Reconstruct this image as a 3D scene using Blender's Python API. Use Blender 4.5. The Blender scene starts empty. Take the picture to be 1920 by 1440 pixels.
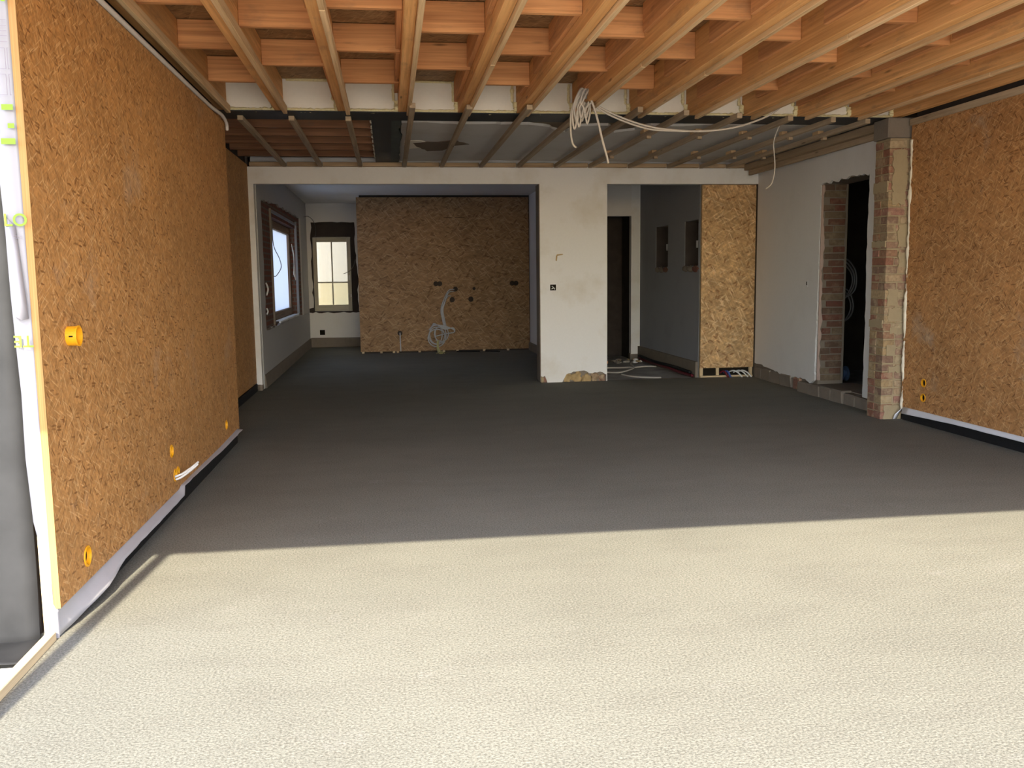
import bpy, bmesh, math, random
from mathutils import Vector, Matrix, noise
random.seed(7)
S = bpy.context.scene
COL = S.collection

# ------------------------------------------------------------------ camera
HC, FPX, PITCH, YAW, ROLL = 1.38, 1679.4, 0.119852, 0.134030, -0.012414
fw = Vector((math.sin(YAW)*math.cos(PITCH), math.cos(YAW)*math.cos(PITCH), -math.sin(PITCH)))
rt0 = Vector((math.cos(YAW), -math.sin(YAW), 0)); up0 = rt0.cross(fw)
rt = rt0*math.cos(ROLL) + up0*math.sin(ROLL); up = up0*math.cos(ROLL) - rt0*math.sin(ROLL)
cd = bpy.data.cameras.new('camera'); cam = bpy.data.objects.new('camera', cd); COL.objects.link(cam)
cd.sensor_width = 36; cd.lens = 36*FPX/1920; cd.clip_end = 500; cd.clip_start = 0.05
cam.matrix_world = Matrix(((rt.x, up.x, -fw.x, 0), (rt.y, up.y, -fw.y, 0), (rt.z, up.z, -fw.z, HC), (0, 0, 0, 1)))
S.camera = cam

# ------------------------------------------------------------------ sky, sun, exposure
SUN_DIR = Vector((0.075, 1.0, -0.78)).normalized()
w = bpy.data.worlds.new('World'); S.world = w; w.use_nodes = True
nt = w.node_tree; bg = nt.nodes['Background']
sky = nt.nodes.new('ShaderNodeTexSky'); sky.sky_type = 'NISHITA'; sky.sun_disc = False
sky.sun_elevation = math.asin(-SUN_DIR.z); sky.sun_rotation = math.pi + math.atan2(-0.075, 1.0)
sky.dust_density = 1.2; sky.air_density = 1.0; sky.altitude = 50
nt.links.new(sky.outputs[0], bg.inputs[0]); bg.inputs[1].default_value = 0.75
sl = bpy.data.lights.new('sun', 'SUN'); sl.energy = 11.0; sl.angle = math.radians(0.53); sl.color = (1.0, 0.905, 0.71)
so = bpy.data.objects.new('sun', sl); COL.objects.link(so); so.location = (0, -10, 12)
so.rotation_euler = SUN_DIR.to_track_quat('-Z', 'Y').to_euler()
S.view_settings.view_transform = 'Standard'; S.view_settings.look = 'None'
S.view_settings.gamma = 1.0; S.view_settings.use_curve_mapping = False
S.view_settings.exposure = 0.50

# ------------------------------------------------------------------ material helpers
class MT:
    def __init__(s, name):
        s.m = bpy.data.materials.new(name); s.m.use_nodes = True
        s.t = s.m.node_tree; s.b = s.t.nodes['Principled BSDF']
    def n(s, ty, **k):
        nd = s.t.nodes.new(ty)
        for a, v in k.items():
            if a.startswith('_'): setattr(nd, a[1:], v)
            else:
                sk = a.replace('_', ' ')
                if isinstance(v, bpy.types.NodeSocket): s.t.links.new(v, nd.inputs[sk])
                else: nd.inputs[sk].default_value = v
        return nd
    def link(s, a, b): s.t.links.new(a, b)
    def uv(s, rnd=True):
        u = s.n('ShaderNodeTexCoord').outputs['UV']
        if not rnd: return u
        oi = s.n('ShaderNodeObjectInfo').outputs['Random']
        c = s.n('ShaderNodeCombineXYZ'); mu = s.n('ShaderNodeMath', _operation='MULTIPLY'); mu.inputs[1].default_value = 37.0
        s.link(oi, mu.inputs[0]); s.link(mu.outputs[0], c.inputs[2])
        v = s.n('ShaderNodeVectorMath', _operation='ADD'); s.link(u, v.inputs[0]); s.link(c.outputs[0], v.inputs[1])
        return v.outputs[0]
    def pos(s): return s.n('ShaderNodeNewGeometry').outputs['Position']
    def mp(s, vec, scale=(1, 1, 1), rot=(0, 0, 0), loc=(0, 0, 0)):
        m = s.n('ShaderNodeMapping'); s.link(vec, m.inputs[0])
        m.inputs['Scale'].default_value = scale; m.inputs['Rotation'].default_value = rot; m.inputs['Location'].default_value = loc
        return m.outputs[0]
    def noise(s, vec, sc=5, det=4, rough=.55, dist=0):
        nd = s.n('ShaderNodeTexNoise', Scale=sc, Detail=det, Roughness=rough, Distortion=dist); s.link(vec, nd.inputs['Vector'])
        return nd.outputs['Fac']
    def ramp(s, f, stops, interp='LINEAR'):
        r = s.n('ShaderNodeValToRGB'); s.link(f, r.inputs[0]); e = r.color_ramp; e.interpolation = interp
        while len(e.elements) < len(stops): e.elements.new(.5)
        for el, (p, c) in zip(e.elements, stops):
            el.position = p; el.color = (c, c, c, 1) if not isinstance(c, (tuple, list)) else (*c, 1)
        return r.outputs[0]
    def mix(s, f, a, b, mode='MIX'):
        m = s.n('ShaderNodeMix', _data_type='RGBA', _blend_type=mode)
        for sock, v in ((m.inputs[0], f), (m.inputs[6], a), (m.inputs[7], b)):
            if isinstance(v, bpy.types.NodeSocket): s.link(v, sock)
            elif isinstance(v, (tuple, list)): sock.default_value = (*v, 1)
            else: sock.default_value = v
        return m.outputs[2]
    def math(s, op, a, b=0):
        m = s.n('ShaderNodeMath', _operation=op)
        for i, v in enumerate((a, b)):
            if isinstance(v, bpy.types.NodeSocket): s.link(v, m.inputs[i])
            else: m.inputs[i].default_value = v
        return m.outputs[0]
    def bump(s, h, strength=.3, dist=.01):
        b = s.n('ShaderNodeBump', Strength=strength, Distance=dist); s.link(h, b.inputs['Height']); s.link(b.outputs[0], s.b.inputs['Normal'])
    def done(s, col, rough=.8, spec=.25, metal=0):
        if isinstance(col, bpy.types.NodeSocket): s.link(col, s.b.inputs['Base Color'])
        else: s.b.inputs['Base Color'].default_value = (*col, 1)
        if isinstance(rough, bpy.types.NodeSocket): s.link(rough, s.b.inputs['Roughness'])
        else: s.b.inputs['Roughness'].default_value = rough
        s.b.inputs['Specular IOR Level'].default_value = spec; s.b.inputs['Metallic'].default_value = metal
        return s.m

def mat_osb(name, base, dark, light, ln=.075, wd=.011, contrast=1.0, angs=(.45, -.9, -.5, .8, 1.25, .1), smudge=.25, mosaic=.09):
    m = MT(name); u = m.uv(rnd=False)
    warp = m.n('ShaderNodeTexNoise', Scale=7.0, Detail=2.0); m.link(u, warp.inputs['Vector'])
    vv = m.n('ShaderNodeVectorMath', _operation='MULTIPLY_ADD'); m.link(warp.outputs['Color'], vv.inputs[0]); vv.inputs[1].default_value = (.012, .012, 0); m.link(u, vv.inputs[2])
    c = m.mix(m.ramp(m.noise(u, 1.6, 4), [(.3, 0), (.7, 1)]), tuple(x*.90 for x in base), tuple(x*1.10 for x in base))
    h = None
    for i, a in enumerate(angs):
        pale = i % 2 == 0
        l_, w_ = (ln*1.25, wd*.62) if pale else (ln*.72, wd*1.0)
        vo = m.n('ShaderNodeTexVoronoi', _voronoi_dimensions='2D', Scale=1.0, Randomness=1.0)
        m.link(m.mp(m.mp(vv.outputs[0], (1, 1, 1), (0, 0, a)), (1/l_, 1/w_, 1), (0, 0, 0), (i*3.7, i*1.3, 0)), vo.inputs['Vector'])
        sp = m.n('ShaderNodeSeparateColor'); m.link(vo.outputs['Color'], sp.inputs[0])
        edge = m.ramp(vo.outputs['Distance'], [(.32, 1), (.55, 0)])
        c = m.mix(1.0, c, m.ramp(sp.outputs[2], [(0, 1-mosaic), (1, 1+mosaic*.6)]), 'MULTIPLY')
        if pale: c = m.mix(m.math('MULTIPLY', m.ramp(sp.outputs[1], [(.80, 0), (.97, contrast*.75)]), edge), c, light)
        else: c = m.mix(m.math('MULTIPLY', m.ramp(sp.outputs[0], [(.88, 0), (.985, contrast*.85)]), edge), c, dark)
        h = sp.outputs[2] if h is None else m.math('ADD', h, sp.outputs[2])
    if smudge: c = m.mix(m.math('MULTIPLY', m.ramp(m.noise(u, 1.7, 5, .65), [(.60, 0), (.74, 1)]), smudge), c, (.45, .38, .30))
    m.bump(h, .15, .004)
    return m.done(c, .62, .3)

def mat_wood(name, c1, c2, knots=True, grain=60, dirt=.38, rough=.7):
    m = MT(name); u = m.uv()
    g = m.noise(m.mp(u, (1.4, grain, 8)), 1.0, 5, .6, .6)
    g2 = m.noise(m.mp(u, (.7, 12, 8)), 1.0, 3, .5, 1.2)
    f = m.math('ADD', m.math('MULTIPLY', g, .6), m.math('MULTIPLY', g2, .55))
    c = m.mix(m.ramp(f, [(.42, 0), (.70, 1)]), tuple(x*.82 for x in c1), tuple(x*1.06 for x in c2))
    oi = m.n('ShaderNodeObjectInfo').outputs['Random']
    c = m.mix(m.math('MULTIPLY', oi, .45), c, tuple(x*y for x, y in zip(c1, (.70, .66, .60))))
    if knots:
        vo = m.n('ShaderNodeTexVoronoi', Scale=1.0); m.link(m.mp(u, (1.6, 9, 1)), vo.inputs['Vector'])
        c = m.mix(m.ramp(vo.outputs['Distance'], [(.035, .85), (.11, 0)]), c, tuple(x*.3 for x in c1))
    c = m.mix(m.math('MULTIPLY', m.ramp(m.noise(m.mp(u, (2.5, 7, 2)), 1.0, 5, .65), [(.55, 0), (.72, 1)]), dirt), c, (.12, .09, .065))
    m.bump(g, .12, .003)
    return m.done(c, rough, .25)

def mat_plaster(name, col, stain=(.55, .47, .36), amt=.25, bump=.12, sc=2.3):
    m = MT(name); p = m.pos()
    n1 = m.noise(p, sc, 5, .6); n2 = m.noise(p, 40, 4, .6)
    c = m.mix(m.math('MULTIPLY', m.ramp(n1, [(.5, 0), (.74, 1)]), amt), col, stain)
    c = m.mix(m.ramp(n2, [(.3, .10), (.7, 0)]), c, tuple(x*.7 for x in col))
    m.bump(n2, bump, .006)
    return m.done(c, .9, .15)

def mat_plain(name, col, rough=.5, spec=.3, metal=0, var=.12, sc=20, bump=0):
    m = MT(name); n = m.noise(m.pos(), sc, 4)
    c = m.mix(n, tuple(x*(1-var) for x in col), tuple(min(1, x*(1+var)) for x in col))
    if bump: m.bump(n, bump, .01)
    return m.done(c, rough, spec, metal)

M = {}
M['osb'] = mat_osb('osb_amber', (.47, .235, .080), (.20, .085, .026), (.64, .38, .165), smudge=.3)
M['osb_red'] = mat_osb('osb_reddish', (.46, .225, .085), (.18, .075, .026), (.66, .40, .19), ln=.085, wd=.013, smudge=.5)
M['osb_far'] = mat_osb('osb_coarse', (.30, .175, .085), (.13, .065, .028), (.45, .30, .17), ln=.14, wd=.028, contrast=.9, angs=(.2, -.35, -.5, .3, .9, -1.0), smudge=.1)
M['osb_chip'] = mat_osb('osb_bold_chips', (.56, .35, .165), (.27, .13, .05), (.78, .56, .32), ln=.11, wd=.028, contrast=1.0, angs=(.3, -.4, -.6, .6, 1.1, -1.2), smudge=0, mosaic=.13)
M['osb_edge'] = mat_wood('osb_board_edge', (.33, .17, .055), (.40, .22, .08), False, 200, .1)
M['osb_deck'] = mat_osb('osb_roof_deck', (.34, .19, .085), (.15, .07, .03), (.48, .31, .15), ln=.12, wd=.02, contrast=.9, smudge=.1)
M['joist'] = mat_wood('fir_joist', (.73, .36, .125), (.88, .49, .20))
M['lath'] = mat_wood('pale_lath', (.66, .43, .22), (.80, .57, .33), True, 80, .2)
M['block'] = mat_wood('red_fir_blocking', (.62, .27, .105), (.78, .385, .16))
M['batten'] = mat_wood('grey_batten', (.38, .28, .18), (.48, .37, .25), True, 70, .3)
M['plate'] = mat_wood('wall_plate', (.44, .30, .17), (.54, .39, .24), True, 70, .3)
M['old_joist'] = mat_wood('old_brown_joist', (.24, .11, .058), (.36, .175, .088), True, 50, .4)
M['pale_wood'] = mat_wood('pale_softwood', (.56, .42, .25), (.66, .52, .33), True, 70, .1)
M['steel'] = mat_plain('dark_primed_steel', (.020, .023, .027), .55, .3, 0, .25, 8)
M['steel_green'] = mat_plain('grey_green_steel', (.085, .10, .095), .7, .2, 0, .3, 12)
M['plaster'] = mat_plaster('grey_white_plaster', (.72, .70, .68), amt=.10)
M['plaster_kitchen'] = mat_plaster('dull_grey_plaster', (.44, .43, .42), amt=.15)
M['plaster_white'] = mat_plaster('white_plaster_stained', (.76, .755, .745), (.50, .43, .30), .42, .1, 2.0)
M['plaster_side'] = mat_plaster('light_grey_plaster', (.74, .73, .72), (.58, .56, .54), .35, .12, 1.6)
M['plaster_hall'] = mat_plaster('shade_toned_plaster', (.29, .295, .315), (.20, .20, .21), .3, .12)  # dark bluish base puts the hall wall's lack of light into the colour
M['infill'] = mat_plaster('cream_infill_board', (.88, .82, .71), (.72, .65, .53), .18, .05, 3)
M['foam'] = mat_plain('yellowed_pu_foam', (.84, .72, .42), .75, .2, 0, .25, 60, .5)
M['foam_white'] = mat_plain('pale_foam_bead', (.72, .66, .54), .6, .3, 0, .15, 18, .2)
M['foam_pale'] = mat_plain('grey_white_sealing_cord', (.60, .56, .52), .6, .3, 0, .1, 14, .1)
M['slab'] = mat_plaster('grey_ceiling_render', (.60, .58, .55), (.42, .35, .27), .35, .15, 2.6)
M['slab_core'] = mat_plaster('brown_bare_slab', (.20, .155, .115), (.12, .09, .07), .4, .3, 6)
M['mortar'] = mat_plaster('sandy_mortar', (.34, .27, .17), (.25, .19, .125), .4, .5, 14)
M['rough_mortar'] = mat_plaster('grey_rough_mortar', (.215, .18, .145), (.14, .115, .095), .5, .6, 7)
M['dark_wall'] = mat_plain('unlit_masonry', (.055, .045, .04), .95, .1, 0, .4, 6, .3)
M['black'] = mat_plain('black_edge_foam', (.012, .012, .013), .6, .25, 0, .3, 25, .2)
M['hole'] = mat_plain('dark_cavity', (.018, .014, .010), .9, .1)
M['membrane'] = mat_plain('white_vapour_membrane', (.25, .24, .268), .40, .35, 0, .04, 7)
M['membrane_grey'] = mat_plain('grey_white_foil', (.42, .41, .44), .33, .45, 0, .10, 9, .12)
M['foil_white'] = mat_plain('white_edge_foil', (.66, .66, .70), .4, .35, 0, .06, 9)
M['grey_foil'] = mat_plain('dark_grey_rubber_foil', (.027, .027, .0285), .55, .15, 0, .45, 5, .35)
M['green_print'] = mat_plain('green_print', (.19, .34, .03), .5, .2, 0, .03)
M['line_print'] = mat_plain('thin_grey_print', (.20, .17, .21), .5, .2, 0, .03)
M['pale_board'] = mat_plain('white_insulation_board', (.85, .84, .80), .8, .2, 0, .05, 30)
M['yellow'] = mat_plain('orange_yellow_plastic', (.80, .37, .012), .38, .4, 0, .05)
M['white_plastic'] = mat_plain('white_plastic', (.68, .67, .66), .4, .4, 0, .05)
M['cable'] = mat_plain('off_white_cable', (.50, .455, .395), .45, .35, 0, .06)
M['cable_grey'] = mat_plain('grey_cable', (.42, .43, .46), .45, .35, 0, .06)
M['cable_dark'] = mat_plain('dark_grey_cable', (.085, .085, .09), .5, .3, 0, .06)
M['wire'] = mat_plain('thin_brown_wire', (.15, .13, .11), .5, .3, 0, .06)
M['red'] = mat_plain('red_pipe', (.13, .014, .024), .45, .35)
M['blue'] = mat_plain('blue_pipe', (.05, .09, .30), .45, .35)
M['drum_blue'] = mat_plain('dull_blue_plastic', (.025, .045, .085), .5, .3)
M['yellow_tail'] = mat_plain('yellow_green_conduit', (.42, .40, .18), .6, .3)
M['frame_pale'] = mat_wood('aged_cream_frame', (.50, .47, .38), (.60, .57, .47), False, 60, .25)
M['frame_dark'] = mat_wood('brown_frame', (.20, .14, .10), (.28, .20, .14), False, 60, .3)
M['stone'] = mat_plain('ochre_rubble', (.42, .30, .15), .95, .1, 0, .4, 16, .7)
M['pink_plaster'] = mat_plaster('pinkish_old_plaster', (.46, .34, .29), (.36, .25, .20), .5, .5, 9)
M['sand'] = mat_plaster('pale_dry_ground', (.56, .51, .43), (.46, .42, .35), .5, .5, 1.5)
M['cream_wall'] = mat_plaster('cream_render', (.60, .55, .45), (.56, .50, .38), .3, .1, 1)
M['yellow_wall'] = mat_plaster('yellow_render', (.56, .48, .30), (.50, .42, .26), .3, .1, 1)

def mat_screed():
    m = MT('sand_cement_screed'); p = m.pos()
    big = m.noise(p, .55, 4, .55); mid = m.noise(m.mp(p, (1, 2.2, 1)), 1.8, 5, .6)
    c = m.mix(m.ramp(big, [(.32, 0), (.68, 1)]), (.162, .160, .136), (.198, .195, .166))
    c = m.mix(m.math('MULTIPLY', m.ramp(mid, [(.35, 1), (.55, 0)]), .22), c, (.115, .108, .094))
    pale = m.math('MULTIPLY', m.ramp(m.noise(p, 2.6, 6, .7), [(.60, 0), (.70, 1)]), .30)
    c = m.mix(pale, c, (.25, .24, .225))
    gr = m.noise(p, 115, 3, .65); gr2 = m.noise(p, 62, 2, .5)
    c = m.mix(m.ramp(gr, [(.36, .6), (.52, 0)]), c, (.075, .068, .056))
    c = m.mix(m.ramp(gr, [(.52, 0), (.68, .45)]), c, (.31, .29, .245))
    m.bump(m.math('ADD', m.math('MULTIPLY', gr, .7), m.math('MULTIPLY', gr2, .3)), .5, .010)
    return m.done(c, .95, .12)
M['screed'] = mat_screed()

def mat_hallfloor():
    m = MT('dusty_concrete'); p = m.pos()
    c = m.mix(m.ramp(m.noise(p, 3, 5, .6), [(.35, 0), (.65, 1)]), (.26, .24, .22), (.42, .40, .37))
    m.bump(m.noise(p, 50, 4), .3, .01); return m.done(c, .95, .1)
M['hallfloor'] = mat_hallfloor()

def mat_brick(name, cols, mort=.35):
    m = MT(name); oi = m.n('ShaderNodeObjectInfo').outputs['Random']
    n = len(cols); c = m.ramp(oi, [(i/n, col) for i, col in enumerate(cols)], 'CONSTANT')
    p = m.pos(); n1 = m.noise(p, 35, 4, .65); n2 = m.noise(p, 9, 4, .65)
    c = m.mix(m.ramp(n1, [(.35, .4), (.6, 0)]), c, (.10, .07, .05))
    c = m.mix(m.math('MULTIPLY', m.ramp(n2, [(.5, 0), (.62, 1)]), mort), c, (.46, .37, .24))
    m.bump(n1, .5, .008); return m.done(c, .95, .1)
M['brick'] = mat_brick('mixed_old_brick', [(.27, .125, .085), (.36, .255, .14), (.29, .165, .105), (.23, .145, .105), (.38, .28, .165), (.30, .15, .11), (.28, .20, .13)], .45)
M['brick_red'] = mat_brick('pinkish_brick', [(.32, .17, .13), (.38, .27, .17), (.30, .19, .135), (.39, .30, .19)], .7)
M['brick_dark'] = mat_brick('dull_red_brick', [(.15, .075, .055), (.13, .085, .062), (.17, .10, .07), (.16, .065, .05), (.18, .135, .09)], .15)

def mat_brickwork(name, a, b, mo):
    m = MT(name); u = m.uv(rnd=False)
    bt = m.n('ShaderNodeTexBrick', Color1=(*a, 1), Color2=(*b, 1), Mortar=(*mo, 1), Scale=1.0)
    bt.inputs['Brick Width'].default_value = .21; bt.inputs['Row Height'].default_value = .075; bt.inputs['Mortar Size'].default_value = .012
    m.link(u, bt.inputs['Vector']); c = m.mix(m.ramp(m.noise(m.pos(), 8, 4, .7), [(.5, 0), (.7, .6)]), bt.outputs['Color'], (.10, .085, .07))
    m.bump(bt.outputs['Fac'], -.5, .01); return m.done(c, .95, .1)
M['brickwork'] = mat_brickwork('soot_brown_brickwork', (.20, .075, .055), (.14, .07, .055), (.16, .13, .11))

def mat_glass(name, col=(1, 1, 1), gl=.06):
    m = MT(name); t = m.t; out = t.nodes['Material Output']
    tr = m.n('ShaderNodeBsdfTransparent', Color=(*col, 1)); g = m.n('ShaderNodeBsdfGlossy', Roughness=.03)
    mx = m.n('ShaderNodeMixShader'); mx.inputs[0].default_value = gl
    m.link(tr.outputs[0], mx.inputs[1]); m.link(g.outputs[0], mx.inputs[2]); m.link(mx.outputs[0], out.inputs[0]); return m.m
M['glass'] = mat_glass('window_glass', (.93, .92, .89))
def mat_film(name, col):
    m = MT(name); out = m.t.nodes['Material Output']
    tr = m.n('ShaderNodeBsdfTranslucent', Color=(*col, 1)); d = m.n('ShaderNodeBsdfDiffuse', Color=(*col, 1))
    mx = m.n('ShaderNodeMixShader'); mx.inputs[0].default_value = .25
    m.link(tr.outputs[0], mx.inputs[1]); m.link(d.outputs[0], mx.inputs[2]); m.link(mx.outputs[0], out.inputs[0]); return m.m
M['film'] = mat_film('frosted_window_film', (.66, .70, .78))

# ------------------------------------------------------------------ geometry helpers
def link_obj(name, me, mat, parent=None, recenter=True):
    o = bpy.data.objects.new(name, me); COL.objects.link(o)
    if mat is not None and not me.materials: me.materials.append(M[mat] if isinstance(mat, str) else mat)
    if recenter and len(me.vertices):
        xs = [v.co for v in me.vertices]
        b = Vector(((min(v.x for v in xs)+max(v.x for v in xs))/2, (min(v.y for v in xs)+max(v.y for v in xs))/2, min(v.z for v in xs)))
        me.transform(Matrix.Translation(-b)); o.location = b
    if parent is not None:
        wl = Vector((0, 0, 0)); q = parent
        while q is not None: wl += q.location; q = q.parent
        o.parent = parent; o.location = o.location - wl
    return o

def uv_box(me, long_axis=None):
    uvl = me.uv_layers.new(name='UVMap') if not me.uv_layers else me.uv_layers[0]
    for p in me.polygons:
        n = p.normal; ax = max(range(3), key=lambda i: abs(n[i]))
        ab = [i for i in range(3) if i != ax]
        if long_axis is not None and long_axis in ab: ab = [long_axis] + [i for i in ab if i != long_axis]
        for li in p.loop_indices:
            c = me.vertices[me.loops[li].vertex_index].co
            uvl.data[li].uv = (c[ab[0]], c[ab[1]])

def pmesh(name, verts, faces):
    me = bpy.data.meshes.new(name); me.from_pydata([tuple(v) for v in verts], [], faces); me.update(); return me

def bmesh_box(b, jitter=0):
    x0, x1, y0, y1, z0, z1 = b
    bm = bmesh.new()
    vs = [bm.verts.new((x + random.uniform(-jitter, jitter), y + random.uniform(-jitter, jitter), z + random.uniform(-jitter, jitter))) for z in (z0, z1) for y in (y0, y1) for x in (x0, x1)]
    for f in ((0, 2, 3, 1), (4, 5, 7, 6), (0, 1, 5, 4), (2, 6, 7, 3), (0, 4, 6, 2), (1, 3, 7, 5)): bm.faces.new([vs[i] for i in f])
    return bm

def box(name, b, mat, parent=None, bevel=0, long_axis='auto', jitter=0, kind=None):
    bm = bmesh_box(b, jitter)
    if bevel: bmesh.ops.bevel(bm, geom=bm.edges[:], offset=bevel, segments=1, affect='EDGES')
    me = bpy.data.meshes.new(name); bm.to_mesh(me); bm.free()
    if long_axis == 'auto':
        d = (b[1]-b[0], b[3]-b[2], b[5]-b[4]); long_axis = max(range(3), key=lambda i: d[i])
    uv_box(me, long_axis)
    o = link_obj(name, me, mat, parent)
    if kind: o['kind'] = kind
    return o

def panel(name, b, mat, parent=None, bevel=0):            # board with UV laid out in metres (not along the grain)
    return box(name, b, mat, parent, bevel, long_axis=None)

def prism(name, pts, plane, a, b, mat, parent=None, shear=0, shear0=0):
    def P(u, v, d): return {'XZ': (u, d, v), 'YZ': (d, u, v), 'XY': (u, v, d)}[plane]
    n = len(pts); vs = [P(u, v, a) for u, v in pts] + [P(u, v, b) for u, v in pts]
    if shear: vs = [(x + shear*(y-shear0), y, z) for x, y, z in vs]
    fs = [tuple(range(n)), tuple(range(2*n-1, n-1, -1))] + [(i, i+n, (i+1) % n + n, (i+1) % n) for i in range(n)]
    me = pmesh(name, vs, fs)
    bm = bmesh.new(); bm.from_mesh(me); bmesh.ops.recalc_face_normals(bm, faces=bm.faces); bmesh.ops.triangulate(bm, faces=[f for f in bm.faces if len(f.verts) > 4]); bm.to_mesh(me); bm.free()
    uv_box(me); return link_obj(name, me, mat, parent)

def ragged(pts, amp, step, seed=0):
    r = random.Random(seed); out = []
    for (a, b) in zip(pts[:-1], pts[1:]):
        d = math.hypot(b[0]-a[0], b[1]-a[1]); k = max(1, int(d/step))
        for i in range(k):
            t = i/k; j = 0 if i == 0 else 1
            out.append((a[0]+(b[0]-a[0])*t + j*r.uniform(-amp, amp), a[1]+(b[1]-a[1])*t + j*r.uniform(-amp, amp)))
    out.append(pts[-1]); return out

def catmull(pts, k=8):
    P = [Vector(p) for p in pts]
    if len(P) < 3: return P
    out = []
    for i in range(len(P)-1):
        p0 = P[max(i-1, 0)]; p1 = P[i]; p2 = P[i+1]; p3 = P[min(i+2, len(P)-1)]
        for j in range(k):
            t = j/k
            out.append(.5*((2*p1) + (p2-p0)*t + (2*p0-5*p1+4*p2-p3)*t*t + (3*p1-p0-3*p2+p3)*t*t*t))
    out.append(P[-1]); return out

def tube_data(path, r, seg=7, rfun=None, squash=None):
    vs = []; fs = []; n = len(path); prev = None
    for i, p in enumerate(path):
        t = (path[min(i+1, n-1)] - path[max(i-1, 0)]); t = t.normalized() if t.length > 1e-9 else Vector((0, 0, 1))
        if prev is None: nn = t.cross(Vector((0, 0, 1))) if abs(t.z) < .9 else t.cross(Vector((1, 0, 0)))
        else: nn = prev - t*prev.dot(t)
        nn = nn.normalized(); prev = nn; bb = t.cross(nn); rr = r*(rfun(i/(n-1)) if rfun else 1)
        for k in range(seg):
            a = 2*math.pi*k/seg; vs.append(p + (nn*math.cos(a) + bb*math.sin(a))*rr)
    for i in range(n-1):
        for k in range(seg): fs.append((i*seg+k, i*seg+(k+1) % seg, (i+1)*seg+(k+1) % seg, (i+1)*seg+k))
    fs.append(tuple(range(seg-1, -1, -1))); fs.append(tuple((n-1)*seg+k for k in range(seg)))
    return vs, fs

def tube(name, pts, r, mat, parent=None, seg=7, k=8, rfun=None):
    vs, fs = tube_data(catmull(pts, k), r, seg, rfun); me = pmesh(name, vs, fs)
    for p in me.polygons: p.use_smooth = True
    return link_obj(name, me, mat, parent)

def lathe(name, prof, axis, at, mat, parent=None, seg=24):
    """profile (radius, depth) spun round an axis ('X' or 'Y'); depth runs along +axis"""
    vs = []; fs = []; n = len(prof)
    for i in range(seg):
        a = 2*math.pi*i/seg
        for r, d in prof:
            u, v = r*math.cos(a), r*math.sin(a)
            vs.append(Vector(at) + (Vector((d, u, v)) if axis == 'X' else Vector((u, d, v))))
    for i in range(seg):
        for j in range(n-1): fs.append((i*n+j, i*n+j+1, ((i+1) % seg)*n+j+1, ((i+1) % seg)*n+j))
    me = pmesh(name, vs, fs)
    bm = bmesh.new(); bm.from_mesh(me); bmesh.ops.remove_doubles(bm, verts=bm.verts, dist=1e-5); bmesh.ops.recalc_face_normals(bm, faces=bm.faces); bm.to_mesh(me); bm.free()
    return link_obj(name, me, mat, parent)

def lump(name, c, r, mat, parent=None, seed=0, amp=.35, sub=2):
    bm = bmesh.new(); bmesh.ops.create_icosphere(bm, subdivisions=sub, radius=1)
    for v in bm.verts:
        k = 1 + amp*noise.noise(v.co*1.6 + Vector((seed*3.1, seed*1.7, 0)))
        v.co = Vector((c[0]+v.co.x*r[0]*k, c[1]+v.co.y*r[1]*k, c[2]+v.co.z*r[2]*k))
    me = bpy.data.meshes.new(name); bm.to_mesh(me); bm.free()
    for p in me.polygons: p.use_smooth = True
    return link_obj(name, me, mat, parent)

def foam_strip(name, pts, r, mat, parent=None, seed=0, amp=.5, freq=9):
    path = catmull(pts, 14); R = random.Random(seed); off = R.uniform(0, 50)
    vs, fs = tube_data(path, r, 7, lambda t: 1 + amp*noise.noise(Vector((t*freq*len(pts), off, 0))))
    vs = [v + Vector((noise.noise(v*30), noise.noise(v*30+Vector((9, 0, 0))), noise.noise(v*30+Vector((0, 9, 0)))))*r*.5 for v in vs]
    me = pmesh(name, vs, fs)
    for p in me.polygons: p.use_smooth = True
    return link_obj(name, me, mat, parent)

def sheet(name, rows, mat, parent=None, thick=.0015):
    """rows: list of lists of points (a grid); a thin skin of real thickness"""
    nr, nc = len(rows), len(rows[0]); vs = [Vector(p) for r in rows for p in r]; fs = []
    for i in range(nr-1):
        for j in range(nc-1): fs.append((i*nc+j, i*nc+j+1, (i+1)*nc+j+1, (i+1)*nc+j))
    me = pmesh(name, vs, fs); bm = bmesh.new(); bm.from_mesh(me); bm.normal_update()
    bmesh.ops.solidify(bm, geom=bm.faces[:], thickness=thick); bmesh.ops.recalc_face_normals(bm, faces=bm.faces); bm.to_mesh(me); bm.free()
    for p in me.polygons: p.use_smooth = True
    uv_box(me); return link_obj(name, me, mat, parent)

def cut(o, cutters):
    """boolean the cutter bmeshes (world coords) out of a board"""
    tmp = []
    for me in cutters:
        c = bpy.data.objects.new('cutter', me); COL.objects.link(c); tmp.append(c)
        md = o.modifiers.new('b', 'BOOLEAN'); md.operation = 'DIFFERENCE'; md.solver = 'EXACT'; md.object = c
    bpy.context.view_layer.update()
    dg = bpy.context.evaluated_depsgraph_get(); me = bpy.data.meshes.new_from_object(o.evaluated_get(dg))
    o.modifiers.clear(); o.data = me
    for c in tmp: bpy.data.objects.remove(c)

def cyl_cut(axis, at, r, ln, seg=24):
    bm = bmesh.new(); bmesh.ops.create_cone(bm, cap_ends=True, segments=seg, radius1=r, radius2=r, depth=ln)
    rot = Matrix.Rotation(math.pi/2, 4, 'Y' if axis == 'X' else 'X')
    bmesh.ops.transform(bm, matrix=Matrix.Translation(at) @ rot, verts=bm.verts)
    me = bpy.data.meshes.new('cut'); bm.to_mesh(me); bm.free(); return me

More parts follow.
